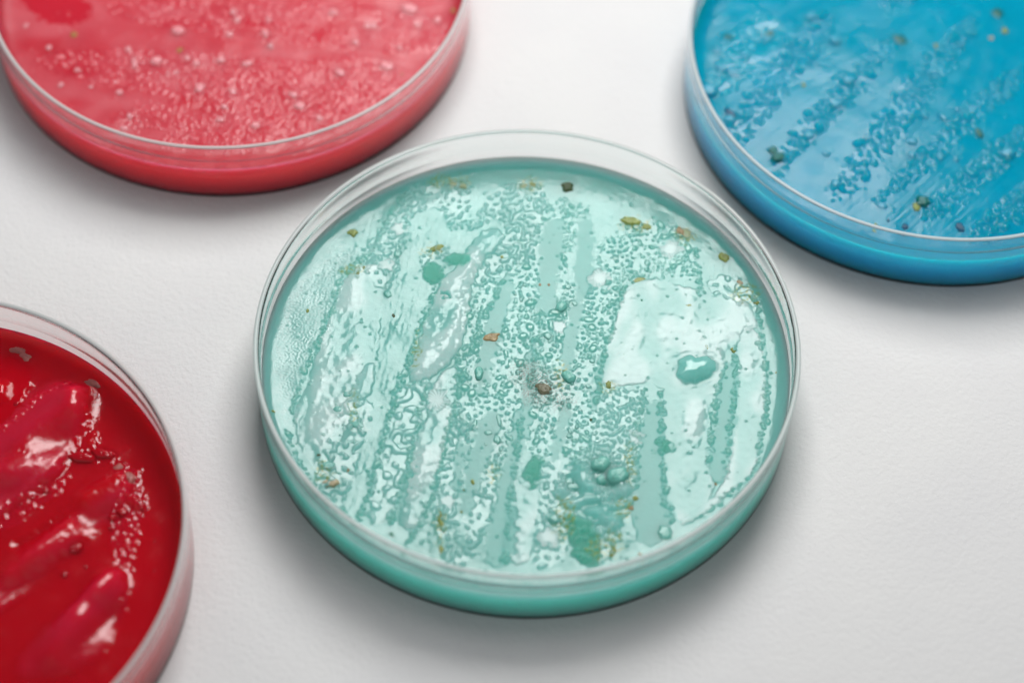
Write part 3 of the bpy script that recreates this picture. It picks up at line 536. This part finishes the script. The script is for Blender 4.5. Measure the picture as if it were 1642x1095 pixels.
    if 'crater' in F:
        sd = poly_sd(smooth_poly(F['crater']), GX + wx * .3, GY + wy * .3)
        t_ = np.clip(-sd / 2.0, 0, 1); e = sstep(-sd, -.1, .15)
        H = H * (1 - e) + e * (.30 + .22 * t_ + .50 * np.sqrt(1 - (1 - t_) ** 2) + .10 * film_n) - .06 * np.exp(-((sd - .5) / .5) ** 2); R = np.where(sd < .4, .06, R)
        M *= 1 - e; SP = np.where(sd < .1, 1.2, SP)
    if cfg.get('beaddeep'): D = np.maximum(D, cfg['beaddeep'] * np.clip(DM * 6, 0, 1))
    if cfg.get('beadmilk'): M = np.maximum(M, np.clip(DM * 4, 0, 1))
    H = np.maximum(H, -.6) + DM
    H = blur(H, cfg.get('soft', .05))
    RR = np.hypot(GX, GY)
    inner = 1 - sstep(RR, 41.6, 43.4)
    H = H * inner; M = M * inner
    return H, np.clip(R, .03, .8), M, SP, D, GR, ST
def bil(A, x, y):
    u = np.clip((x + HALF) / PX - .5, 0, RN - 1.001); v = np.clip((y + HALF) / PX - .5, 0, RN - 1.001)
    i = v.astype(int); j = u.astype(int); fu, fv = u - j, v - i
    return (A[i, j] * (1 - fu) + A[i, j + 1] * fu) * (1 - fv) + (A[i + 1, j] * (1 - fu) + A[i + 1, j + 1] * fu) * fv
ZS = 5.9; RA = 44.06
def meniscus(r): return 1.5 * np.exp(-(RA - r) / 1.25)
def agar(parent, key, n, m, seed, rough0, cfg):
    H, R, M, SP, D, GR, ST = relief(key, seed, rough0, cfg)
    t = np.linspace(-1, 1, n); U, Vv = np.meshgrid(t, t)
    x = U * np.sqrt(1 - Vv ** 2 / 2) * RA; y = Vv * np.sqrt(1 - U ** 2 / 2) * RA
    r = np.hypot(x, y); z = ZS + bil(H, x, y) + meniscus(r)
    V = np.stack([x, y, z], -1).reshape(-1, 3)
    idx = np.arange(n * n).reshape(n, n)
    Fc = np.stack([idx[:-1, :-1], idx[:-1, 1:], idx[1:, 1:], idx[1:, :-1]], -1).reshape(-1, 4)
    loop = np.concatenate([idx[0, :-1], idx[:-1, -1], idx[-1, ::-1][:-1], idx[::-1, 0][:-1]])
    nl = len(loop); lv = V[loop]; base = len(V); extra = []; Fs = []; prev = loop
    for k, (zz, sc) in enumerate(((5.0, 1), (3.2, 1), (2.0, 1), (1.0, 1), (.42, .998), (.3, .99))):
        e = lv.copy(); e[:, 2] = zz; e[:, :2] *= sc; extra.append(e); cur = base + k * nl + np.arange(nl)
        Fs.append(np.stack([prev, cur, np.roll(cur, -1), np.roll(prev, -1)], -1)); prev = cur
    cidx = base + 6 * nl; extra.append(np.array([[0, 0, .3]]))
    # bottom cap: quads to the centre, two rim edges each
    Fb = np.stack([prev[0::2], np.full(nl // 2, cidx), np.roll(prev, -2)[0::2], np.roll(prev, -1)[0::2]], -1)
    V = np.concatenate([V] + extra); Fc = np.concatenate([Fc] + Fs + [Fb])
    o = mesh_obj('agar', V * MMU, Fc, m, parent)
    me = o.data; nv = len(me.vertices)
    for nm, A, dflt in (('rough', R, .2), ('milk', M, 0.0), ('spec', SP, 1.0), ('deep', D, 0.0), ('grey', GR, 0.0), ('stain', ST, 0.0), ('side_glow', np.zeros(H.shape), 1.0)):
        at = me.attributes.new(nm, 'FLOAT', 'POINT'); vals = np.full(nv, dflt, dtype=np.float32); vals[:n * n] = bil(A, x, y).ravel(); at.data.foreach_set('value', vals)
    return o, H
def agar_mat(name, col, milk, radius, scale, wt=1.0, ior=1.45, spec=.40, grain=.00005, deep=None, side_glow=None):
    m, N, L, B = mat(name)
    def attr(a):
        n = N.new('ShaderNodeAttribute'); n.attribute_name = a; return n.outputs['Fac']
    tc = N.new('ShaderNodeTexCoord')
    nz = N.new('ShaderNodeTexNoise'); nz.inputs['Scale'].default_value = 90; nz.inputs['Detail'].default_value = 4; L.new(tc.outputs['Object'], nz.inputs['Vector'])
    mx0 = N.new('ShaderNodeMixRGB'); mx0.inputs[1].default_value = (*[c * .88 for c in col], 1); mx0.inputs[2].default_value = (*[min(1, c * 1.12) for c in col], 1); L.new(nz.outputs['Fac'], mx0.inputs[0])
    mx = N.new('ShaderNodeMixRGB'); L.new(attr('milk'), mx.inputs[0]); L.new(mx0.outputs[0], mx.inputs[1]); mx.inputs[2].default_value = (*milk, 1)
    prev = mx
    for a_, c_ in (('side_glow', side_glow or col), ('deep', deep or col), ('stain', (.27, .36, .11)), ('grey', (.16, .17, .15))):  # lighter side and bottom colour stands in for light glowing through the gel
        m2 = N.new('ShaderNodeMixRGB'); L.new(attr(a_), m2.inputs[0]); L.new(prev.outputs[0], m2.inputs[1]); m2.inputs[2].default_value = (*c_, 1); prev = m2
    L.new(prev.outputs[0], B.inputs['Base Color']); L.new(attr('rough'), B.inputs['Roughness'])
    sp = N.new('ShaderNodeMath'); sp.operation = 'MULTIPLY'; sp.inputs[1].default_value = spec; L.new(attr('spec'), sp.inputs[0]); L.new(sp.outputs[0], B.inputs['Specular IOR Level'])
    B.inputs['IOR'].default_value = ior; B.inputs['Subsurface Weight'].default_value = wt; B.inputs['Subsurface Radius'].default_value = radius; B.inputs['Subsurface Scale'].default_value = scale
    B.subsurface_method = 'RANDOM_WALK'
    n4 = N.new('ShaderNodeTexNoise'); n4.inputs['Scale'].default_value = 1500; n4.inputs['Detail'].default_value = 2; L.new(tc.outputs['Object'], n4.inputs['Vector'])
    b = N.new('ShaderNodeBump'); b.inputs['Strength'].default_value = .5; b.inputs['Distance'].default_value = grain
    L.new(n4.outputs['Fac'], b.inputs['Height']); L.new(b.outputs[0], B.inputs['Normal'])
    return m
# ------------------------------------------------------------------ colonies and droplets
PIG = {'olive': (.22, .29, .06), 'dark': (.05, .09, .03), 'orange': (.34, .26, .13), 'sage': (.30, .40, .22), 'brown': (.16, .16, .10), 'tan': (.42, .36, .22), 'teal': (.05, .26, .18),
       'drop': (.16, .47, .40), 'bluegreen': (.0, .14, .13), 'bluedark': (.0, .08, .16), 'bluedrop': (.02, .32, .48), 'rust': (.42, .20, .06), 'pinkdrop': (.80, .30, .33), 'mauve': (.36, .10, .09), 'reddrop': (.40, .004, .012)}
PM = {}
def pig_mat(p):
    if p in PM: return PM[p]
    dr = p.endswith('drop') or p == 'teal'
    m, N, L, B = mat(p + ('_gel_droplet' if dr else '_colony'))
    tc = N.new('ShaderNodeTexCoord'); nz = N.new('ShaderNodeTexNoise'); nz.inputs['Scale'].default_value = 1400; nz.inputs['Detail'].default_value = 4; L.new(tc.outputs['Object'], nz.inputs['Vector'])
    c = PIG[p]; mx = N.new('ShaderNodeMixRGB'); f = .9 if dr else .5; mx.inputs[1].default_value = (*[x * f for x in c], 1); mx.inputs[2].default_value = (*[min(1, x * (1.1 if dr else 1.5)) for x in c], 1)
    L.new(nz.outputs['Fac'], mx.inputs[0]); L.new(mx.outputs[0], B.inputs['Base Color'])
    B.inputs['Roughness'].default_value = .07 if dr else .3; B.inputs['IOR'].default_value = 1.4
    B.inputs['Subsurface Weight'].default_value = .6; B.inputs['Subsurface Radius'].default_value = (.6, .8, .7); B.inputs['Subsurface Scale'].default_value = .0025
    PM[p] = m; return m
def blob(parent, name, x, y, z, rx, ry, rot, h, m, rng, lumpy):
    na, nr = 40, 12
    ph = rng.uniform(0, 6.28, 6); am = rng.normal(0, 1, 6) * lumpy / np.arange(1.5, 7.5)
    V = []; Fc = []
    a = np.arange(na) / na * 2 * np.pi
    out = 1 + sum(am[k] * np.cos((k + 2) * a + ph[k]) for k in range(6))
    tex = rng.normal(0, 1, (nr + 1, na)); tex = (tex + np.roll(tex, 1, 1) + np.roll(tex, -1, 1)) / 2.2
    for i in range(1, nr + 1):
        q = i / nr; rr = q * out
        X = rr * np.cos(a) * rx; Y = rr * np.sin(a) * ry
        zz = h * ((max(0, 1 - q ** 2.8)) ** .5 * (1 + tex[i] * lumpy * .55 * (i > 1))) - .22 * (q ** 6)
        c, s = math.cos(rot), math.sin(rot)
        V += [(x + X[k] * c - Y[k] * s, y + X[k] * s + Y[k] * c, z + zz[k]) for k in range(na)]
    V.append((x, y, z + h)); top = len(V) - 1
    for k in range(na): Fc.append((top, k, (k + 1) % na))
    for i in range(nr - 1):
        for k in range(na): Fc.append((i * na + k, (i + 1) * na + k, (i + 1) * na + (k + 1) % na, i * na + (k + 1) % na))
    return mesh_obj(name, np.array(V) * MMU, Fc, m, parent)
COLS = {'olive': 'olive green colony', 'dark': 'dark green colony', 'orange': 'orange brown colony', 'sage': 'pale sage green colony', 'brown': 'brown crusty colony', 'tan': 'tan colony', 'teal': 'small teal colony',
        'bluegreen': 'dark green colony', 'bluedark': 'dark blue colony', 'rust': 'rusty colony', 'mauve': 'greyish mauve crust'}
def build(key, loc, rot, label, col_plastic, am, n, seed, rough0, cfg):
    e = bpy.data.objects.new('petri_dish', None); scene.collection.objects.link(e); e.empty_display_size = .02
    e.location = (loc[0] * MMU, loc[1] * MMU, 0)
    e['label'] = label; e['category'] = 'petri dish'; e['group'] = 'petri dishes lying on the white paper'
    dish_body(e, plastic(key + '_clear_plastic', col_plastic), seed)
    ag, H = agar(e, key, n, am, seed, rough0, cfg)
    rng = np.random.default_rng(seed + 99)
    for kind, x, y, rx, ry, rt, pig, h in FEAT[key]['spots']:
        r = math.hypot(x, y)
        if r > 43: continue
        z = ZS + float(bil(H, np.array(x), np.array(y))) * .5 + float(meniscus(r)) - (.03 if kind == 'droplet' else .12)
        dr = kind == 'droplet'
        hh = h * min(rx, ry) * .6 if dr else h * .7
        hh = min(hh, .5 * min(rx, ry) + .1)
        o = blob(ag, kind, x, y, z, rx, ry, rt, hh, pig_mat(pig), rng, .12 if dr else .22)
        if not dr: o['label'] = COLS[pig] + ' on the agar'
    return e
# ------------------------------------------------------------------ the four dishes
build('g', (0, 0), 0, 'petri dish of pale teal green agar in the middle, fully in view', (1, 1, 1),
      agar_mat('teal_agar', (.185, .50, .45), (.48, .68, .65), (.6, 1.0, .95), .014, deep=(.12, .42, .33), side_glow=(.24, .82, .68)), 720, 11, .17, dict(ang=1.42, dens=4.5, stray=420, beaddeep=.45, cl=.12, rmin=.18, rmax=.65))
build('b', (71.527, 69.906), 0, 'petri dish of bright blue agar with diagonal rows of droplets', (.92, .97, 1),
      agar_mat('blue_agar', (.0, .31, .47), (.01, .43, .58), (.25, .85, 1.0), .014, spec=.20, deep=(.0, .24, .36), side_glow=(.004, .48, .72)), 560, 23, .12, dict(ang=.85, dens=4.0, stray=120, soft=.06, roll=.02, wet=1.5, fine=.4, cl=.45, rmin=.26, plate=.1, tall=1.9, beaddeep=.7))
build('r', (-95.889, -42.437), 0, 'petri dish of deep glossy dark red agar beside the left edge', (1, .96, .96),
      agar_mat('red_agar', (.50, .002, .010), (.55, .012, .05), (1.0, .12, .2), .009, spec=.55, side_glow=(.62, .006, .02)), 600, 37, .10, dict(ang=.8, dens=1.0, stray=50, soft=.14, filmspec=.1, wet=1.0, roll=.03, fine=.25))
build('p', (-59.023, 81.701), 0, 'petri dish of light coral pink agar with beaded colonies', (1, .97, .97),
      agar_mat('pink_agar', (.60, .024, .048), (.68, .11, .14), (1.0, .35, .4), .014, side_glow=(.92, .06, .10)), 560, 51, .26, dict(ang=-.1, dens=9, stray=200, soft=.08, rmin=.16, rmax=.5, fine=.6, beadmilk=True, cl=.9))
